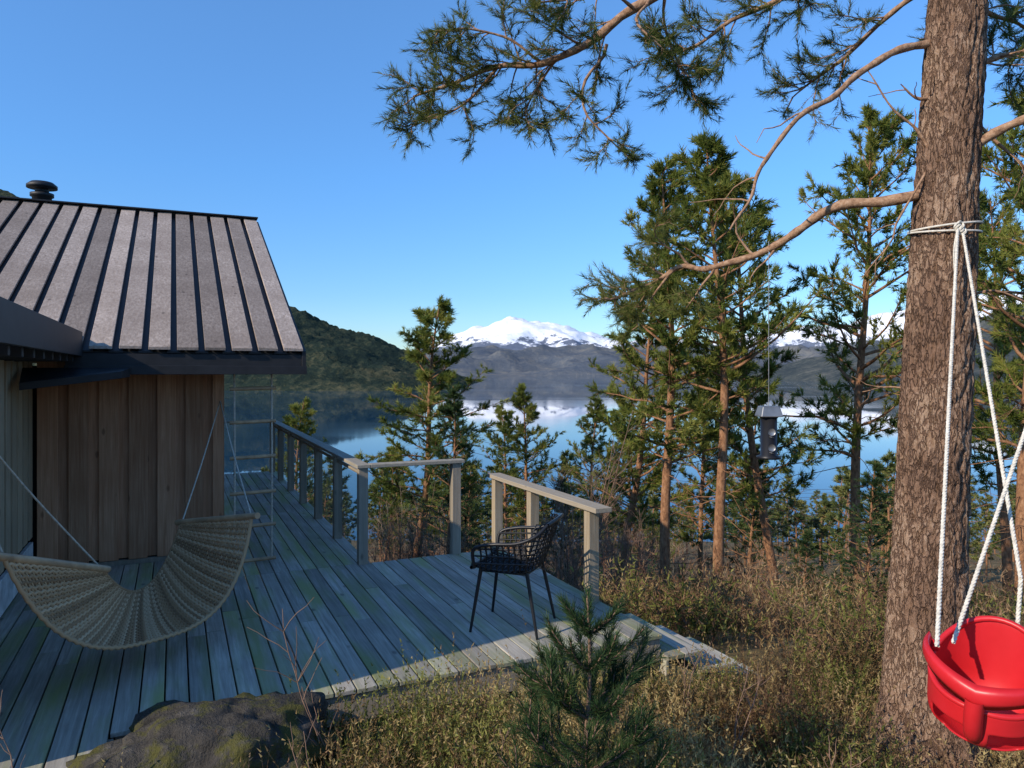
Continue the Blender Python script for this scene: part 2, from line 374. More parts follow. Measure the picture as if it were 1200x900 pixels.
hexa(b,[(a0,4.74,3.98),(a1,4.74,3.98),(a1,9.1,2.0),(a0,9.1,2.0),(a0,4.74,4.14),(a1,4.74,4.14),(a1,9.1,2.12),(a0,9.1,2.12)])
box(b,-2.5,-.515,.262,.30,1.86,2.005)
slab(.25,4.7,-.22,-.035,-.528,-.49)
box(b,a0,-.50,4.62,4.84,4.145,4.165)
box(b,-2.5,-.49,.20,.258,1.82,1.90); box(b,-2.5,-.55,.303,.9,1.83,1.86)
b.obj("roof_trim",[M_black],hs,bevel=.003)
b=Buf(); 
s=.9; i=0
while s>-3.0:
    if i%2==0: box(b,-2.855,-2.83,s-.165,s,.03+.3,2.1)
    else: box(b,-2.88,-2.857,s-.14,s+.02,.3,2.1)
    s-= .145 if i%2==0 else .105; i+=1
b.obj("wing_walls",[M_pale],hs,bevel=.003)
b=Buf(); box(b,-5.4,-2.885,-3.0,.9,-1,2.15); b.obj("wing_core",[M_dark],hs)
b=Buf(); box(b,-2.856,-2.825,-3.0,.9,.02,.29); b.obj("white_base_board",[M_white],hs,bevel=.003)
b=Buf()
def wz(t): return 2.17+SL*(-2.4-t)
for (t0,t1,d0,d1,mt) in ((-5.3,-2.4,-.14,0,0),):
    hexa(b,[(t0,-3.25,wz(t0)+d0),(t1,-3.25,wz(t1)+d0),(t1,3,wz(t1)+d0),(t0,3,wz(t0)+d0),(t0,-3.25,wz(t0)+d1),(t1,-3.25,wz(t1)+d1),(t1,3,wz(t1)+d1),(t0,3,wz(t0)+d1)])
    hexa(b,[(-8.2,-3.25,2.03),(t0,-3.25,wz(t0)+d0),(t0,3,wz(t0)+d0),(-8.2,3,2.03),(-8.2,-3.25,2.17),(t0,-3.25,wz(t0)+d1),(t0,3,wz(t0)+d1),(-8.2,3,2.17)])
box(b,-2.40,-2.37,-3.25,.26,1.98,2.19)
for k in range(9): box(b,-2.84,-2.42,-3.0+k*.38,-2.94+k*.38,1.93,2.02)
hexa(b,[(-2.75,-.25,1.70),(-2.05,-.12,1.79),(-2.0,.2,1.80),(-2.8,.2,1.80),(-2.75,-.25,1.76),(-2.05,-.12,1.85),(-2.0,.2,1.88),(-2.8,.2,1.88)])
b.obj("wing_roof",[M_black],hs,bevel=.003)
b=Buf(); c=(-3.59,6.97,0)
lathe(b,[(.14,2.6),(.14,4.66),(.17,4.67),(.17,4.72),(.10,4.73),(.10,4.80),(.22,4.805),(.22,4.85),(.16,4.90),(.0,4.92)],28,c)
b.obj("chimney_flue",[M_black],hs)

# ---------------------------------------------------------------- rope ladder
b=Buf(); 
for t in (-1.13,-.79): tube(b,[W(t,.42,1.85),W(t+.004,.42,1.0),W(t,.42,.02)],.010,6)
for z in (.03,.36,.68,1.02,1.36,1.68): tube(b,[W(-1.17,.42,z),W(-.75,.42,z+.01)],.018,8,1,cap=True)
b.obj("rope_ladder",[M_rope2,M_bamboo])

# ---------------------------------------------------------------- hammock
A1=np.array((-2.67,3.9,.873));A2=np.array((-2.60,4.7,.60));B1=np.array((-2.60,5.85,.66));B2=np.array((-1.86,5.3,.815))
def ham(u,v):
    p=(A1*(1-v)+A2*v)*(1-u)+(B2*(1-v)+B1*v)*u; p=p.copy()
    e=2.9-.9*v; q_=1-abs(2*u-1)**e
    sag=.64-.32*v; p[2]-=sag*q_+.05*math.sin(math.pi*v)*q_
    p[0]+=.10*q_*(1-v)**1.5*(u*1.6); p[1]-=.05*q_*(1-v)
    return p
hm=empty("woven_hammock"); b=Buf()
NL=30
for k in range(NL+1):
    v=k/NL; L=[]
    for i in range(91):
        u=i/90; p_=ham(u,v); p_[2]+=.005*math.cos(i*math.pi+k*math.pi); L.append(p_)
    tube(b,L,.013 if k in (0,NL) else .0075,5,0,.5+random.uniform(-.2,.2))
for i in range(1,90):
    u=i/90; L=[]
    for k in range(31):
        p_=ham(u,k/30); p_[2]+=.006*math.cos(k*math.pi+i*math.pi); L.append(p_)
    tube(b,L,.0105,5,0,random.uniform(.15,.95))
b.obj("woven_bed",[M_wick],hm)
b=Buf()
dA=(A2-A1)*.08; dB=(B2-B1)*.08
tube(b,[A1-dA,A1,A2,A2+dA],.023,10,0,cap=True); tube(b,[B1-dB,B1,B2,B2+dB],.023,10,0,cap=True)
b.obj("spreader_bars",[M_bamboo],hm)
b=Buf(); HA=np.array((-3.05,4.0,1.74)); HB=np.array(W(-1.23,.885,1.55))
for e in (A1,A2): tube(b,spl([e,(e+HA)/2+np.array((0,0,-.03)),HA],12),.006,6)
for e in (B1,B2): tube(b,spl([e,(e+HB)/2+np.array((0,0,-.03)),HB],12),.006,6)
b.obj("ropes",[M_rope2],hm)

# ---------------------------------------------------------------- chair
ch=empty("black_armchair",(.0,5.42,0),math.atan2(.31,-.95)-math.pi/2)
def shell(u,v):
    if v<.5:
        q_=v/.5; y=.23-.44*q_; z=.455-.03*math.sin(q_*math.pi)-.012*q_
        wd=.25
    else:
        q_=(v-.5)/.5; y=-.21-.09*q_-.03*math.sin(q_*math.pi/2); z=.443+.345*q_; wd=.25+.03*math.sin(q_*math.pi)-.03*q_**3
    x=u*wd
    z+=.03*abs(u)**4*(1 if v<.5 else 0); 
    if v>.5: y+=.10*abs(u)**3*(1-.2*(v-.5)*2)
    return (x,y,z)
bm_v=[];NU,NV=15,23
for j in range(NV+1):
    for i in range(NU+1):
        x,y,z=shell(-1+2*i/NU,j/NV); jit=.007
        bm_v.append((x+random.uniform(-jit,jit)*(0<i<NU),y+random.uniform(-jit,jit)*.6,z+(random.uniform(-jit,jit) if j>NV/2 else 0)))
Fc=[(j*(NU+1)+i,j*(NU+1)+i+1,(j+1)*(NU+1)+i+1,(j+1)*(NU+1)+i) for j in range(NV) for i in range(NU)]
b=Buf(); b.add(bm_v,Fc); o=b.obj("net_seat_and_back",[M_chair],ch)
wm=o.modifiers.new("wire",'WIREFRAME'); wm.thickness=.015; wm.use_even_offset=False
b=Buf()
for sx in (-1,1):
    arm=spl([(sx*.25,.20,.46),(sx*.285,.19,.60),(sx*.295,.05,.645),(sx*.29,-.12,.66),(sx*.265,-.25,.71),(sx*.2,-.325,.785)],26)
    tube(b,arm,.013,8)
    for k in range(1,10):
        yk=.20-.042*k; tube(b,[(sx*.25,yk,.46),(sx*.275,yk-.02,.56),(sx*.292,yk-.01,.65)],.007,5)
    for zz in (.50,.55,.60): tube(b,[(sx*.265,.19,zz),(sx*.28,.0,zz+.01),(sx*.27,-.2,zz+.02)],.007,5)
    for fy,by in ((.17,.235),(-.17,-.26)):
        tube(b,[(sx*.19,fy,.445),(sx*.235,by,0)],[.015,.010],8,cap=True)
    tube(b,[(sx*.19,.17,.435),(sx*.19,-.17,.43)],.012,8)
tube(b,spl([(-.2,-.325,.785),(-.1,-.345,.797),(0,-.35,.80),(.1,-.345,.797),(.2,-.325,.785)],14),.013,8)
tube(b,[(-.19,.17,.435),(.19,.17,.435)],.012,8); tube(b,[(-.19,-.17,.43),(.19,-.17,.43)],.012,8)
tube(b,[(-.25,.22,.462),(.25,.22,.462)],.014,8)
b.obj("frame_and_legs",[M_chair],ch)

# ---------------------------------------------------------------- foliage tools
def needles(buf,T,L,Wd,n,mat,spread=(.35,1.15),along=.08):
    P=np.array([t_[0] for t_ in T]);D=nrm(np.array([t_[1] for t_ in T])+1e-6); sc=np.array([t_[2] for t_ in T]); m_=len(P)
    if m_==0: return
    ref=rng.normal(size=(m_,3)); A=nrm(np.cross(D,ref)); B=np.cross(D,A)
    th=rng.uniform(spread[0],spread[1],(m_,n)); ph=rng.uniform(0,2*math.pi,(m_,n)); al=rng.uniform(0,1,(m_,n))
    th=th*(1.15-.6*(1-al)); 
    dr=D[:,None]*np.cos(th)[...,None]+(A[:,None]*np.cos(ph)[...,None]+B[:,None]*np.sin(ph)[...,None])*np.sin(th)[...,None]
    base=P[:,None]-D[:,None]*(al*along)[...,None]*sc[:,None,None]
    sd=nrm(np.cross(dr,rng.normal(size=dr.shape)))*Wd/2
    ln=L*sc[:,None]*rng.uniform(.75,1.15,(m_,n)); tip=base+dr*ln[...,None]
    V=np.stack([base-sd,base+sd,tip],2).reshape(-1,3)
    F=np.arange(len(V)).reshape(-1,3)
    low=.16*np.sin(P[:,0]*3.1+P[:,2]*2.3)+.14*np.sin(P[:,1]*3.7-P[:,2]*1.9+1)
    r=np.repeat(np.clip(rng.normal(.5,.17,m_)+low,0,1),n*3)
    buf.add(V,F,mat,r,False)
def wander(p,d,L,n,lift,jit):
    p=np.array(p,float); d=nrm(np.array(d,float)); pts=[p.copy()]
    for i in range(n):
        d=nrm(d+rng.normal(0,jit,3)+np.array((0,0,lift))); p=p+d*L/n; pts.append(p.copy())
    return np.array(pts)
def side_dir(d,ang,flat=.6):
    r=rng.normal(size=3); r[2]*=flat; r=r-d*r.dot(d); r=nrm(r); return d*math.cos(ang)+r*math.sin(ang)
def foliate(buf,T,pts,start,nsub,subL,ntw,twL,r,mat,tstep=.06,droop=0.02,tscale=1.0):
    n=len(pts)
    for k in range(nsub):
        f=start+(1-start)*(k+rng.random())/nsub; i=min(n-2,int(f*(n-1))); p=pts[i]+(pts[i+1]-pts[i])*rng.random(); d=nrm(pts[i+1]-pts[i])
        L=subL*rng.uniform(.6,1.2)*(1.15-.6*f)
        sp_=wander(p,side_dir(d,rng.uniform(.6,1.15)),L,6,droop,.16); tube(buf,sp_,np.linspace(r,r*.35,7),5,mat)
        for q_ in range(ntw):
            ff=.25+.75*(q_+rng.random())/ntw; j=min(5,int(ff*6)); pp=sp_[j]+(sp_[j+1]-sp_[j])*rng.random()
            dd=nrm(sp_[j+1]-sp_[j]); tw=wander(pp,side_dir(dd,rng.uniform(.4,1.0)),twL*rng.uniform(.5,1.2),3,.08,.15)
            tube(buf,tw,[r*.32,r*.25,r*.2,r*.12],4,mat)
            for t_ in (1.0,.62)[:2 if rng.random()<.7 else 1]:
                x=tw[0]+(tw[-1]-tw[0])*t_; T.append((x,tw[-1]-tw[-2],tscale*rng.uniform(.8,1.2)))
        T.append((sp_[-1],sp_[-1]-sp_[-2],tscale))

# ---------------------------------------------------------------- main pine
b=Buf(); T=[]
cl=spl([(2.42,4.35,-.7),(2.42,4.35,-.35),(2.43,4.35,.3),(2.455,4.35,1.0),(2.49,4.35,1.85),(2.55,4.35,3.0),(2.61,4.35,4.03),(2.72,4.4,6),(2.7,4.5,9),(2.8,4.5,12.5)],420)
zz=cl[:,2]; R0=np.interp(zz,[-.7,-.4,-.2,0,.3,.8,1.85,4,6,9,12.5],[.42,.335,.265,.235,.217,.20,.185,.155,.14,.10,.02])
k=110; an=np.arange(k)*2*math.pi/k; V=[]
for i,(c_,r) in enumerate(zip(cl,R0)):
    for a in an:
        ca,sa=math.cos(a),math.sin(a)
        f1=noise.fractal(Vector((ca*1.6,sa*1.6,c_[2]*.7)),.8,2,3)*.045
        v1=noise.noise(Vector((ca*3.2+noise.noise(Vector((ca*2,sa*2,c_[2]*3)))*.8,sa*3.2,c_[2]*2.3)))
        ridge=-.016*max(0,1-abs(v1)*7)
        v2=noise.noise(Vector((ca*6,sa*6+5,c_[2]*6)))
        ridge+=-.012*max(0,1-abs(v2)*6)+.010*noise.noise(Vector((ca*14,sa*14,c_[2]*18)))
        root=.10*max(0,math.sin(a*4+1))*max(0,min(1,(.15-c_[2])/.6))
        rr_=r*(1+f1)+ridge*min(1,r/.15)+root
        V.append((c_[0]+ca*rr_,c_[1]+sa*rr_,c_[2]))
i=np.arange(419)[:,None]*k; j=np.arange(k)[None]; F=np.stack([i+j,i+(j+1)%k,i+k+(j+1)%k,i+k+j],-1).reshape(-1,4)
b.add(V,F,0,.5)
def Vector_np(s_): return np.array((s_,s_*.7,s_*1.3))
def limb(pts,r0,r1,n=26,wig=.02,k=10):
    P=spl(pts,n); 
    for q_ in range(1,n): P[q_]+=np.array([noise.noise(Vector(P[q_]*3+Vector_np(s_))) for s_ in (0,7,13)])*wig*2
    tube(b,P,np.linspace(r0,r1,n)*(1+.12*np.sin(np.arange(n)*1.9)),k,1); return P
P2=limb([(2.50,4.33,2.90),(2.40,4.35,2.89),(2.02,4.5,2.86),(1.83,4.65,2.75),(1.655,4.8,2.67),(1.32,5.0,2.52),(1.12,5.1,2.55),(.956,5.2,2.46),(.70,5.3,2.36)],.036,.010,44)
foliate(b,T,P2,.80,16,.44,7,.16,.006,1)
for f,dv,L in ((.62,(-.3,.2,-.5),.4),(.70,(-.6,-.1,.35),.45),(.5,(-.3,.1,-.6),.3),(.55,(-.5,.3,.3),.4),(.78,(-.7,.2,-.5),.5)):
    q_=P2[int(f*43)]; sb=wander(q_,dv,L,8,0,.2); tube(b,sb,np.linspace(.010,.003,9),6,1)
    if f>.6: foliate(b,T,sb,.45,5,.25,6,.12,.004,1)
P1=limb([(2.56,4.35,3.76),(2.42,4.35,3.76),(2.2,4.32,3.70),(2.03,4.3,3.58),(1.84,4.28,3.43),(1.66,4.25,3.315),(1.45,4.2,3.08),(1.36,4.18,2.95),(1.32,4.15,2.78),(1.22,4.1,2.62)],.026,.006,40)
for f in (.55,.7,.8,.9):
    q_=P1[int(f*39)]; sb=wander(q_,(rng.uniform(-1,.2),rng.uniform(-.4,.4),rng.uniform(-.8,.3)),.35,7,-.02,.25); tube(b,sb,np.linspace(.006,.002,8),5,1)
P3=limb([(2.66,4.36,4.9),(2.2,4.4,4.75),(1.6,4.5,4.5),(.95,4.6,4.22),(.54,4.7,3.98),(.22,4.8,3.84),(-.1,4.86,3.84),(-.40,4.92,3.75),(-.66,5,3.70)],.045,.007,50)
foliate(b,T,P3,.45,32,.52,8,.16,.006,1)
for st,pts in ((.66,[(.60,4.7,3.92),(.48,4.68,3.70),(.47,4.66,3.45),(.62,4.66,3.30),(.74,4.7,3.22)]),
               (.6,[(.85,4.6,4.15),(.75,4.5,3.95),(.95,4.45,3.75),(1.05,4.4,3.6)]),
               (.8,[(.2,4.8,3.84),(-.05,4.75,3.98),(-.3,4.7,4.02),(-.5,4.7,4.0)]),
               (.9,[(-.1,4.86,3.83),(-.3,4.95,3.65),(-.5,5.0,3.55),(-.72,5.05,3.52)]),
               (.8,[(.3,4.8,3.87),(.15,4.9,3.68),(.1,4.95,3.55)]),
               (.8,[(.75,4.6,4.1),(.6,4.4,4.1),(.3,4.3,4.0),(.1,4.25,3.95)]),
               (.8,[(.95,4.6,4.22),(1.0,4.8,4.0),(1.15,4.9,3.8),(1.2,4.95,3.65)])):
    sb=limb(pts,.011,.004,16,.02,6); foliate(b,T,sb,.3,10,.34,7,.14,.005,1)
P4=limb([(2.66,4.4,4.6),(2.2,4.7,4.5),(1.75,4.9,4.3),(1.35,5.0,4.1),(1.0,5.1,4.02)],.030,.006,30); foliate(b,T,P4,.3,22,.45,8,.15,.006,1)
P5=limb([(2.62,4.4,4.25),(2.4,4.7,4.1),(2.15,5.0,3.9),(1.95,5.2,3.75)],.022,.005,24); foliate(b,T,P5,.3,16,.42,7,.15,.006,1)
P6=limb([(2.6,4.35,3.6),(2.9,4.45,3.75),(3.3,4.6,3.8),(3.8,4.7,3.75)],.022,.006,24); foliate(b,T,P6,.2,20,.45,7,.15,.006,1)
P8=limb([(2.62,4.35,4.0),(2.9,4.6,4.1),(3.3,4.9,4.15),(3.7,5.1,4.1)],.022,.006,24); foliate(b,T,P8,.2,16,.45,7,.15,.006,1)
P7=limb([(2.6,4.3,3.1),(2.85,4.1,3.25),(3.12,3.8,3.30),(3.6,3.5,3.35)],.030,.012,24); foliate(b,T,P7,.55,6,.4,6,.15,.006,1)
for pts,r in (([(2.60,4.35,3.5),(2.40,4.33,3.42),(2.27,4.3,3.5)],.018),([(2.45,4.3,3.0),(2.34,4.3,3.25),(2.2,4.28,3.38),(2.05,4.3,3.6)],.012),([(2.62,4.3,3.4),(2.82,4.3,3.15),(2.98,4.3,3.0),(3.05,4.3,2.8)],.012),
    ([(2.5,4.3,2.2),(2.75,4.25,2.3),(3.0,4.2,2.2)],.010),([(2.45,4.35,1.7),(2.3,4.5,1.75),(2.2,4.7,1.7)],.008),([(2.45,4.3,3.1),(2.25,4.3,2.75),(2.22,4.32,2.6),(2.1,4.4,2.4)],.008)):
    sb=limb(pts,r,.003,14,.02,7)
    for q_ in range(3):
        s2=wander(sb[5+q_*3],side_dir(nrm(sb[-1]-sb[0]),.8),.2,4,0,.25); tube(b,s2,np.linspace(.004,.0015,5),4,1)
needles(b,T,.056,.0040,28,2,along=.11); T=[]
for q_ in range(20):
    h=rng.uniform(6.5,12.2); a=rng.uniform(0,6.28); L=(2.3-(h-5)*.2)*rng.uniform(.7,1.1)
    c_=np.array((np.interp(h,[4,12.5],[2.62,2.8]),4.45,h)); P=wander(c_,(math.cos(a),math.sin(a),.15),L,10,.02,.12)
    tube(b,P,np.linspace(.035,.006,11),6,1); foliate(b,T,P,.3,6,.5,3,.18,.006,1,tscale=1.3)
needles(b,T,.09,.012,10,2,along=.12)
b.obj("pine_tree",[M_bark,M_barkb,M_needle])

# ---------------------------------------------------------------- generic pines
def make_pine(name,H,cs,cr,nb,ntw,nl,L,Wd,seedv,mats,dead=10,r0=.11,conic=.8,tw=.9,gap=0):
    global rng
    rng=np.random.default_rng(seedv); b=Buf(); T=[]
    lean=rng.normal(0,.035,2); n=24; hz=np.linspace(-.4,H,n); wob=rng.uniform(0,6,4)
    C=np.stack([lean[0]*hz+.07*np.sin(hz*.9+wob[0]),lean[1]*hz+.07*np.sin(hz*.8+wob[1]),hz],-1)
    tube(b,C,np.interp(hz,[-.4,0,H*.5,H],[r0*1.25,r0,r0*.62,.012]),10,0)
    at=lambda h:np.array([np.interp(h,hz,C[:,0]),np.interp(h,hz,C[:,1]),h])
    for i in range(nb):
        f=(i+rng.random())/nb; h=H*(cs+(1-cs)*f*.985); a=i*2.4+rng.normal(0,.5)
        if gap and math.sin(f*17+seedv)*math.sin(a*1+seedv*2)>1-gap: continue
        prof=min(1,(1-f)*1.25+.06)**conic*(.55+.45*min(1,f*3+.35))
        Lb=cr*prof*rng.uniform(.45,1.3)
        P=wander(at(h),(math.cos(a),math.sin(a),.25+.5*f),Lb,6,.02,.13)
        tube(b,P,np.linspace(.010+.010*Lb,.004,7),5,0)
        for q_ in range(ntw):
            ff=.22+.78*(q_+rng.random())/ntw; j=min(5,int(ff*6)); pp=P[j]+(P[j+1]-P[j])*rng.random(); d=nrm(P[j+1]-P[j])
            tl=.30*tw*(.5+.7*(1-ff)+.2*Lb)*rng.uniform(.6,1.2)
            w_=wander(pp,side_dir(d,rng.uniform(.5,1.1),.5),tl,3,.09,.15); tube(b,w_[[0,3]],[.006,.002],3,0)
            for t_ in (1,.72,.45): 
                if rng.random()<.85: T.append((w_[0]+(w_[-1]-w_[0])*t_+rng.normal(0,.02,3),w_[-1]-w_[-2],rng.uniform(.75,1.2)))
        T.append((P[-1],P[-1]-P[-2],1.))
    T.append((C[-1],np.array((0,0,1.)),1.))
    for i in range(dead):
        h=H*rng.uniform(.12,cs+.1); a=rng.uniform(0,6.28); P=wander(at(h),(math.cos(a),math.sin(a),rng.uniform(-.2,.3)),rng.uniform(.3,1.1)*cr,6,-.01,.2)
        tube(b,P,np.linspace(.009,.003,7),4,0)
        for q_ in range(3): 
            s2=wander(P[2+q_],side_dir(nrm(P[-1]-P[0]),.8),.25*cr,3,0,.2); tube(b,s2[[0,2,3]],[.005,.003,.001],3,0)
    needles(b,T,L,Wd,nl,1,(.3,1.25),.10)
    return b.mesh(name,mats)
mm=[M_barkf,M_needle_mid]
PM=[make_pine("pine_mesh_a",8.1,.34,1.85,66,13,16,.135,.020,11,mm,gap=.4),
    make_pine("pine_mesh_b",8.0,.40,1.75,62,13,16,.135,.020,12,mm,gap=.4),
    make_pine("pine_mesh_c",8.5,.24,2.0,74,14,16,.14,.020,13,mm,gap=.3),
    make_pine("pine_mesh_d",9.5,.30,2.7,74,16,15,.15,.022,14,mm,14,.13,.6,gap=.4),
    make_pine("pine_mesh_e",6.0,.10,1.35,56,9,13,.13,.019,15,[M_barkf,M_needle_dark],2,.08,.9)]
PH=[8.1,8.0,8.5,9.5,6.0]
def putpine(u,Y,topv,k,rot,wide=1.0):
    x=(u-600)/870*Y; zg=float(ground(x,Y)); Ht=EYE-(topv-435)/870*Y-zg; s_=Ht/PH[k]
    mkobj("pine_tree",PM[k],None,(x,Y,zg),rot,0,(s_*wide,s_*wide,s_))
for a in ((482,22,358,2,.3,1.15),(530,19,452,4,1.0,1.0),(785,13,190,0,.0,.95),(850,12.5,172,1,2.,.95),(907,14.5,200,2,4.,.85),
          (1000,15,145,3,1.,.85),(1195,11,60,3,.6,.9),(1180,19,230,3,3.,.9),(722,17,325,2,1,1.05),
          (622,22,455,0,2,1),(598,30,478,2,3,1),(690,26,470,0,4,1),(330,30,470,2,1,1),(1010,9.5,540,4,2,1.2),(940,10.5,620,4,1.2,1.2),(545,26,545,4,3,1),(660,16,560,4,.5,1),(880,16,520,4,.9,1.1),(450,32,520,2,.5,1),(820,19,420,2,2.2,.95),(755,22,470,2,4.2,.95)):
    putpine(*a)
FM=[make_pine("far_pine_%d"%i,7,.2+.06*i,1.5,30,5,8,.27,.06,31+i,[M_barkf,M_needle_far],2,.09,.75) for i in range(4)]
df=empty("distant_forest"); rr=random.Random(5)
for i in range(420):
    y=28+212*rr.random()**1.2; x=rr.uniform(-.8,.9)*y+rr.uniform(-4,4)
    u=600+870*x/y
    hmax=EYE-(rr.uniform(530,610)-435)/870*y if u<700 else EYE-(rr.uniform(530,620)-435)/870*y
    zg=float(ground(x,y)); Ht=min(rr.uniform(5,11),hmax-zg)
    if zg<LZ+.5 or Ht<2.2: continue
    s_=Ht/7; mkobj("far_pine",rr.choice(FM),df,(x,y,zg),rr.uniform(0,6.28),0,(s_*1.1,s_*1.1,s_))

# bare birches
def make_birch(name,H,seedv,m_,nst=5):
    global rng
    rng=np.random.default_rng(seedv); b=Buf()
    for s_ in range(nst):
        P=wander((rng.normal(0,.15),rng.normal(0,.15),-.1),(rng.normal(0,.15),rng.normal(0,.15),1),H*rng.uniform(.6,1),10,.05,.06)
        tube(b,P,np.linspace(.015,.004,11),5,0)
        for k in range(14):
            f=.2+.8*rng.random(); i=min(9,int(f*10)); d=nrm(P[i+1]-P[i]); Q=wander(P[i],side_dir(d,.6),H*.24*(1.2-f),5,.06,.12)
            tube(b,Q,np.linspace(.006,.002,6),3,0)
            for q_ in range(4):
                j=rng.integers(1,5); R_=wander(Q[j],side_dir(nrm(Q[j+1]-Q[j]),.6),H*.09,3,.05,.15); tube(b,R_[[0,2,3]],[.003,.002,.001],3,0)
    return b.mesh(name,[m_])
BM=[make_birch("birch_a",3.6,51,M_birch),make_birch("birch_b",3.2,52,M_twig),make_birch("birch_c",3.8,53,M_twig)]
bt=empty("bare_birch_thicket")
for i in range(95):
    y=9.5+26*rr.random(); u=rr.choice([rr.uniform(570,800),rr.uniform(590,1020),rr.uniform(420,560)]); 
    if u<560: y=max(y,18)
    x=(u-600)/870*y; s_=rr.uniform(.5,.95)
    mkobj("birch",rr.choice(BM),bt,(x,y,float(ground(x,y))),rr.uniform(0,6.28),0,(s_,s_,s_))

# ---------------------------------------------------------------- heather / grass
def ok(x,y):
    t,s=TS(x,y)
    if s>-2.9 and t<1.5: return False
    if t<-1.9: return False
    if -3.1<s<-1.8 and t<2.7: return False
    if (x-2.42)**2+(y-4.35)**2<.1: return False
    if ((x+1.42)/.55)**2+((y-3.5)/.42)**2<1: return False
    return True
def sprigs(name,N,region,hr,m_,nl=15,lw=.006,ll=.022,clump=1.5,thr=-.1,lean=.3,off=3.1):
    b=Buf()
    cnt=0;P=[]
    while cnt<N:
        x,y=region(); 
        if not ok(x,y): continue
        c_=noise.noise(Vector((x*clump,y*clump,off)))
        if c_<thr+rng.uniform(-.12,.12): continue
        P.append((x,y,float(ground(x,y))-.02,(.6+1.1*max(0,c_+.2)))); cnt+=1
    P=np.array(P); h=rng.uniform(hr[0],hr[1],N)*P[:,3]; base=P[:,:3]
    tip=base+np.stack([rng.normal(0,lean,N)*h,rng.normal(0,lean,N)*h,h],-1)
    ax=tip-base; sd=nrm(np.cross(ax,rng.normal(size=(N,3))))*.002
    low=.25*np.sin(P[:,0]*2.3+1.3*np.sin(P[:,1]*1.9))
    r=np.clip(rng.normal(.5,.22,N)+low,0,1)
    b.add(np.stack([base-sd,base+sd,tip],1).reshape(-1,3),np.arange(N*3).reshape(-1,3),0,np.repeat(r*.4,3),False)
    f=rng.uniform(.3,1,(N,nl)); p_=base[:,None]+ax[:,None]*f[...,None]
    d=nrm(nrm(ax)[:,None]*.8+rng.normal(0,.6,(N,nl,3))); s2=nrm(np.cross(d,rng.normal(size=d.shape)))*lw/2
    ln=(ll*rng.uniform(.6,1.5,(N,nl)))[...,None]
    b.add(np.stack([p_-s2,p_+s2,p_+d*ln],2).reshape(-1,3),np.arange(N*nl*3).reshape(-1,3),0,np.repeat(r,nl*3),False)
    return b.obj(name,[m_])
rng=np.random.default_rng(77)
sprigs("heather",9500,lambda:(rng.uniform(-1.9,4.6),rng.uniform(2.3,5.4)),(.15,.42),M_heath,17,.008,.022,2.0,-.05,.35)
sprigs("heather",7000,lambda:(rng.uniform(-1.9,4.6),rng.uniform(2.3,5.8)),(.10,.36),M_heathg,17,.009,.022,1.6,.0,.35,9.7)
sprigs("heather",2500,lambda:(rng.uniform(-1.5,4.0),rng.uniform(2.6,5.6)),(.12,.36),M_heathb,17,.007,.02,1.8,.1,.35,15.7)
sprigs("undergrowth",4500,lambda:(rng.uniform(1.0,12),rng.uniform(5.,14)),(.2,.6),M_heath,11,.013,.05,.8,.05,.35)
sprigs("undergrowth",5500,lambda:(rng.uniform(1,9),rng.uniform(5.2,16)),(.2,.8),M_heathb,11,.012,.06,.9,.03,.3,21.)
sprigs("undergrowth",4500,lambda:(rng.uniform(1,9),rng.uniform(5.2,18)),(.2,.6),M_heathg,11,.02,.06,.9,.08,.35,33.)

# ---------------------------------------------------------------- rock
b=Buf(); nu,nv=90,50; V=[]
for j in range(nv):
    for i in range(nu):
        a=i/nu*2*math.pi; e=j/(nv-1)*math.pi-math.pi/2; d=Vector((math.cos(a)*math.cos(e),math.sin(a)*math.cos(e),math.sin(e)))
        r=1+.30*noise.fractal(d*1.5,.9,2,4)+.05*noise.noise(d*7)
        V.append((d.x*r*.60,d.y*r*.46,d.z*r*.31))
F=[(j*nu+i,j*nu+(i+1)%nu,(j+1)*nu+(i+1)%nu,(j+1)*nu+i) for j in range(nv-1) for i in range(nu)]
b.add(V,F,0,.5)
m,nt,p=mat("mossy_rock",.95,.2); n=noi(nt,coords(nt),5,7,.75); n2=noi(nt,coords(nt),3.1,6,.75)
c=ramp(nt,n,[(.3,(.025,.023,.02)),(.55,(.07,.063,.055)),(.75,(.17,.155,.135))]); c=mixc(nt,ramp(nt,n2,[(.5,g(0)),(.58,g(.85))]),c,(.09,.085,.02))
nt.links.new(c,p.inputs["Base Color"]); bump(nt,p,n,1,.06)
b.obj("mossy_rock",[m],None,(-1.38,3.62,-.09),.3)

# ---------------------------------------------------------------- foreground pine sapling
b=Buf(); T=[]; base=np.array((.27,3.05,-.35)); C=spl([base,base+(.02,0,.5),base+(.05,0,.95),base+(.04,0,1.27)],20)
tube(b,C,np.linspace(.016,.005,20),7,0)
for h,L,n in ((.12,.50,7),(.32,.48,8),(.52,.44,8),(.72,.37,8),(.92,.28,7),(1.08,.18,6)):
    for k in range(n):
        a=k*6.283/n+h*9+rng.normal(0,.2); c_=C[int(h/1.27*19)]
        P=wander(c_,(math.cos(a),math.sin(a),.45),L*rng.uniform(.8,1.15),8,.12,.06); tube(b,P,np.linspace(.007,.003,9),5,0)
        for q_ in range(2,9): T.append((P[q_],P[q_]-P[q_-1],1.))
        if L>.3:
            for q_ in (3,4,5,6):
                w_=wander(P[q_],side_dir(nrm(P[q_]-P[q_-1]),.7),L*.38,3,.12,.08); tube(b,w_,[.004,.004,.003,.002],4,0)
                for z_ in (1,2,3): T.append((w_[z_],w_[z_]-w_[z_-1],.95))
for q_ in range(9,20): T.append((C[q_],np.array((0,0,1.)),1.))
needles(b,T,.066,.0038,36,1,(.35,.95),.07)
b.obj("pine_sapling",[M_twig,M_needle_dark])
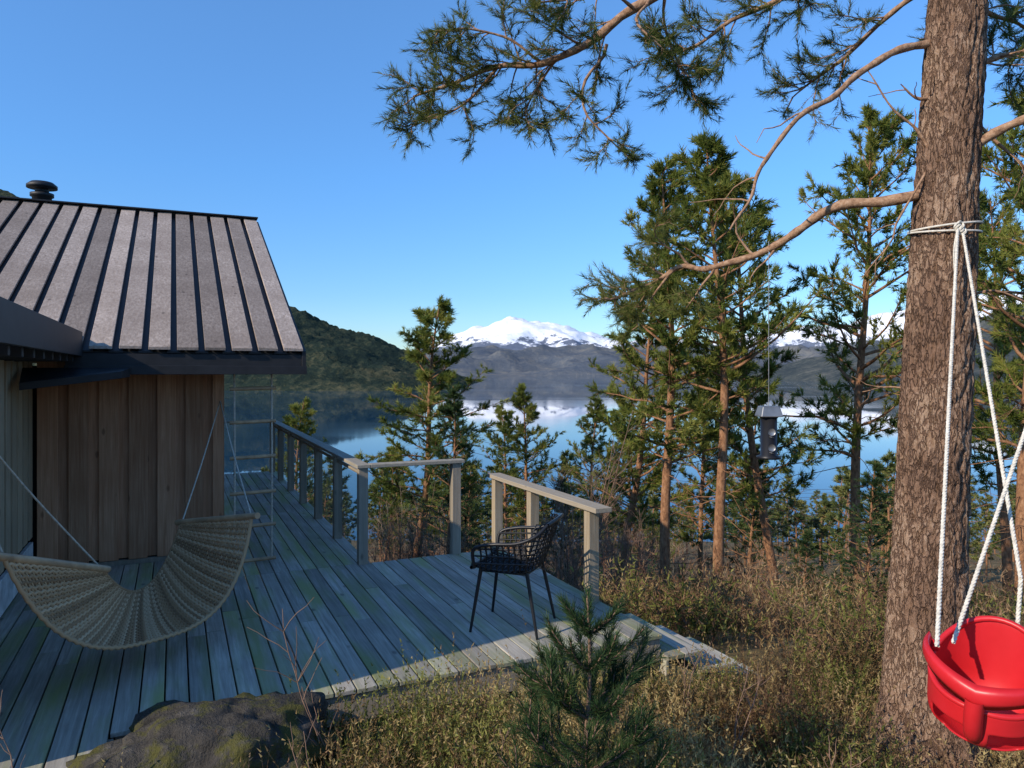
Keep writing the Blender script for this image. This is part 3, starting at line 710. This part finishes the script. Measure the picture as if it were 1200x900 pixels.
b=Buf(); T=[]
for base,tp in (((.50,2.70,-.35),(.66,2.72,.24)),((-.12,2.7,-.35),(-.22,2.68,.16)),((.05,2.72,-.35),(.0,2.72,.1)),((.36,2.6,-.35),(.42,2.55,.14))):
    C=spl([base,tp],12); tube(b,C,.006,5,0)
    for q_ in range(3,12):
        T.append((C[q_],C[-1]-C[0],1.))
        if q_%2==0:
            for k in range(4):
                a=k*1.57+q_; P=wander(C[q_],(math.cos(a),math.sin(a),.4),.15,4,.1,.05); tube(b,P,.003,4,0)
                for z_ in (1,2,3,4): T.append((P[z_],P[z_]-P[z_-1],.9))
needles(b,T,.055,.003,36,1,(.35,.95),.06)
b.obj("pine_sapling",[M_twig,M_needle_dark])
for (x,y,h) in ((-.92,3.6,.95),(-.80,3.2,.5),(-2.0,2.95,.55),(1.45,3.3,.5),(.0,3.3,.4),(1.15,3.9,.5),(1.0,4.3,.55)):
    b=Buf(); zg=float(ground(x,y)) if x>-1.9 else -.1
    for k in range(2):
        P=wander((x+rng.normal(0,.03),y,zg),(rng.normal(0,.2),0,1),h*rng.uniform(.7,1)+.1,9,.02,.12); tube(b,P,np.linspace(.0045,.0015,10),5,0)
        for q_ in range(7):
            i=rng.integers(2,9); Q=wander(P[i],side_dir(nrm(P[i]-P[i-1]),.7),h*.25,4,.06,.15); tube(b,Q,np.linspace(.0025,.001,5),4,0)
    b.obj("bare_shrub",[M_twig])

# ---------------------------------------------------------------- bird feeder
bf=empty("bird_feeder",(1.66,4.8,0)); b=Buf()
lathe(b,[(.0,1.285),(.075,1.285),(.078,1.30),(.052,1.31),(.052,1.555),(.0,1.556)],28,(0,0,0))
b.obj("tube_body",[M_chair],bf)
b=Buf()
hexa(b,[(-.072,-.07,1.557),(.072,-.07,1.557),(.072,.07,1.557),(-.072,.07,1.557),(-.055,-.05,1.625),(.055,-.05,1.625),(.055,.05,1.625),(-.055,.05,1.625)])
b.obj("roof_cap",[M_steel],bf,bevel=.006)
b=Buf()
for z in (1.36,1.46):
    lathe(b,[(0,0),(.02,0),(.024,.004)],16,(0,0,0)); v=b.v[-1]; v2=np.stack([v[:,0],-.053-v[:,2],v[:,1]+z],-1); b.v[-1]=v2.astype(np.float32)
    tube(b,[(-.01,-.05,z-.03),(-.01,-.10,z-.03)],.004,6)
b.obj("feeding_ports",[M_steel],bf)
b=Buf(); tube(b,[(0,0,1.62),(0,0,2.69)],.0025,5); b.obj("hanging_wire",[M_steel],bf)

# ---------------------------------------------------------------- child swing
sw=empty("child_swing"); 
m,nt,p=mat("red_plastic",.38,.45); n=noi(nt,coords(nt),6,3); nt.links.new(ramp(nt,n,[(.3,(.50,.012,.016)),(.7,(.60,.022,.03))]),p.inputs["Base Color"])
M_red=m
seat=empty("bucket_seat",(1.72,2.72,.53),-.75); seat.parent=sw; seat.rotation_euler[0]=.10; seat.rotation_euler[1]=.12
b=Buf(); nu=48; nv=18; V=[]
for j in range(nv+1):
    f=j/nv
    for i in range(nu):
        a=i/nu*2*math.pi; ca,sa=math.cos(a),math.sin(a)
        back=.5+.5*sa; hgt=.17+.20*back**1.6
        prof=math.sin(min(1,f*1.8)*math.pi/2)**.7 if f>0 else 0
        rx=.165*prof*(1+.12*f); ry=.15*prof*(1+.15*f)
        V.append((ca*rx,sa*ry+.02*f*back,hgt*max(0,f-.12)**1.25*1.15+.0))
F=[(j*nu+i,j*nu+(i+1)%nu,(j+1)*nu+(i+1)%nu,(j+1)*nu+i) for j in range(nv) for i in range(nu) if not (5<=j<=11 and (i in range(29,35) or i in range(38,44)))]
b.add(V,F,0,.5); o=b.obj("shell",[M_red],seat); sm=o.modifiers.new("s",'SOLIDIFY'); sm.thickness=.009; sm.offset=1
ss=o.modifiers.new("ss",'SUBSURF'); ss.levels=1; ss.render_levels=1
b=Buf(); rim=[]
for i in range(nu+1):
    a=i/nu*2*math.pi; ca,sa=math.cos(a),math.sin(a); back=.5+.5*sa; hgt=.17+.20*back**1.6
    rim.append((ca*.165*1.12,sa*.15*1.15+.02*back,hgt*.88**1.25*1.15))
tube(b,rim,.011,10,0)
V=[];n=30
for i in range(n+1):
    a=math.pi+i/n*math.pi; ca,sa=math.cos(a),math.sin(a); e=abs(ca)
    for (dr,dz) in ((0,.0),(.012,.03),(.012,.06),(0,.09),(-.012,.06),(-.012,.03)):
        V.append((ca*(.205+dr),sa*(.215+dr)+.01,.185+.06*e+dz*(.75+.25*(1-e))))
F=[(i*6+k_,i*6+(k_+1)%6,(i+1)*6+(k_+1)%6,(i+1)*6+k_) for i in range(n) for k_ in range(6)]
b.add(V,F,0,.5)
for e in (0,n): b.add(V[e*6:e*6+6],[[0,1,2,3,4,5]],0,.5,False)
tube(b,spl([(0,-.09,.035),(0,-.17,.08),(0,-.20,.15),(0,-.205,.22)],12),[.03]*12,12,0)
for sx in (-1,1): tube(b,[(sx*.20,.0,.27),(sx*.185,.03,.25)],.022,10,0,cap=True)
b.obj("guard_and_rim",[M_red],seat)
def twist(b,a,c_,r=.0055,sag=0,n=None):
    a=np.array(a,float);c_=np.array(c_,float);L=np.linalg.norm(c_-a); n=n or int(L/.009); d=nrm(c_-a)
    A=nrm(np.cross(d,(0.3,1,.2)));B=np.cross(d,A); f=np.linspace(0,1,n); base=a+(c_-a)*f[:,None]; base[:,2]-=sag*4*f*(1-f)
    for k_ in range(3):
        ph=f*L/.045*2*math.pi+k_*2.094; tube(b,base+r*.62*(A*np.cos(ph)[:,None]+B*np.sin(ph)[:,None]),r*.62,5,0)
b=Buf(); KN=(2.475,4.12,2.66); RS=.0075
twist(b,KN,(1.50,2.62,.88),RS); twist(b,(2.50,4.12,2.64),(1.96,2.86,1.05),RS); twist(b,(1.96,2.86,1.05),(1.90,2.80,.80),RS)
twist(b,(1.64,2.76,.84),(2.15,3.1,1.62),RS); twist(b,(2.15,3.1,1.62),(3.12,3.8,3.30),RS); twist(b,(1.95,2.80,.80),(3.16,3.78,3.30),RS)
for dz in (0,.03):
    L=[]
    for i in range(41):
        a=i/40*2*math.pi; zc=2.66+dz+.02*math.sin(a+dz*40); cx=np.interp(zc,[1.85,3.0],[2.49,2.55]); L.append((cx+math.cos(a)*.188,4.35+math.sin(a)*.188,zc))
    tube(b,L,.006,6,0)
for k_ in range(6):
    c_=np.array(KN)+(rng.normal(0,.012),-.02,rng.normal(0,.018)); L=[c_+.018*np.array((math.cos(a),.4*math.sin(2*a),math.sin(a))) for a in np.linspace(0,6.28,14)]; tube(b,L,.0065,6,0)
tube(b,spl([KN,(2.44,4.10,2.5),(2.46,4.11,2.3)],10),.005,6,0)
b.obj("ropes",[M_rope],sw)

# ---------------------------------------------------------------- power line
pl=empty("power_line"); b=Buf()
a0_=np.array((-4.5,60,-3.9)); a1_=np.array((34,75,-10.5))
for e in (a0_,a1_):
    zg=float(ground(e[0],e[1])); tube(b,[(e[0],e[1],zg),(e[0],e[1],e[2]+.3)],.11,8,0,cap=True); box(b,e[0]-.9,e[0]+.9,e[1]-.06,e[1]+.06,e[2]-.05,e[2]+.08)
b.obj("poles",[M_twig],pl)
b=Buf()
for dx,dz in ((-.8,.1),(0,.12),(.8,.1)):
    L=[]
    for f in np.linspace(0,1,24): q_=a0_+(a1_-a0_)*f; L.append((q_[0]+dx,q_[1]+dx*1.2,q_[2]+dz-1.4*4*f*(1-f)+dx*.3))
    tube(b,L,.018,4,0)
b.obj("wires",[M_steel],pl)

# ---------------------------------------------------------------- light
el=math.radians(29); az=Vector((-.80,-.60)).normalized()
to=Vector((az.x*math.cos(el),az.y*math.cos(el),math.sin(el)))
sun=bpy.data.lights.new("sun",'SUN'); sun.energy=5; sun.angle=math.radians(.5); sun.color=(1,.88,.71)
so=bpy.data.objects.new("sun",sun); S.collection.objects.link(so); so.rotation_euler=(-to).to_track_quat('-Z','Y').to_euler(); so.location=(-20,-20,30)
w=bpy.data.worlds.new("World"); S.world=w; w.use_nodes=True; nt=w.node_tree
sk=nt.nodes.new("ShaderNodeTexSky"); sk.sky_type='NISHITA'; sk.sun_disc=False; sk.sun_elevation=el; sk.sun_rotation=math.atan2(to.x,to.y)%(2*math.pi)
sk.altitude=300; sk.air_density=1.0; sk.dust_density=.1; sk.ozone_density=2.0
hv=nt.nodes.new("ShaderNodeHueSaturation"); hv.inputs["Saturation"].default_value=1.18; hv.inputs["Value"].default_value=1.65; nt.links.new(sk.outputs[0],hv.inputs["Color"])
tc=nt.nodes.new("ShaderNodeTexCoord"); sx_=nt.nodes.new("ShaderNodeSeparateXYZ"); nt.links.new(tc.outputs["Generated"],sx_.inputs[0])
fade=ramp(nt,sx_.outputs[2],[(0.0,(.36,.46,.60)),(.10,(.38,.52,.70)),(.25,(.50,.68,.86)),(.5,(.80,.90,1))])
skc=mixc(nt,1.0,hv.outputs["Color"],fade,'MULTIPLY')
bg=nt.nodes["Background"]; bg.inputs[1].default_value=.15; nt.links.new(skc,bg.inputs[0])
S.view_settings.view_transform='Standard'; S.view_settings.look='None'; S.view_settings.exposure=0

cam=bpy.data.cameras.new("camera"); cam.sensor_width=36; cam.lens=26.1; cam.shift_y=-.0125; cam.clip_start=.05; cam.clip_end=80000
co_=bpy.data.objects.new("camera",cam); S.collection.objects.link(co_); co_.location=(0,0,EYE); co_.rotation_euler=(math.radians(90),0,0); S.camera=co_
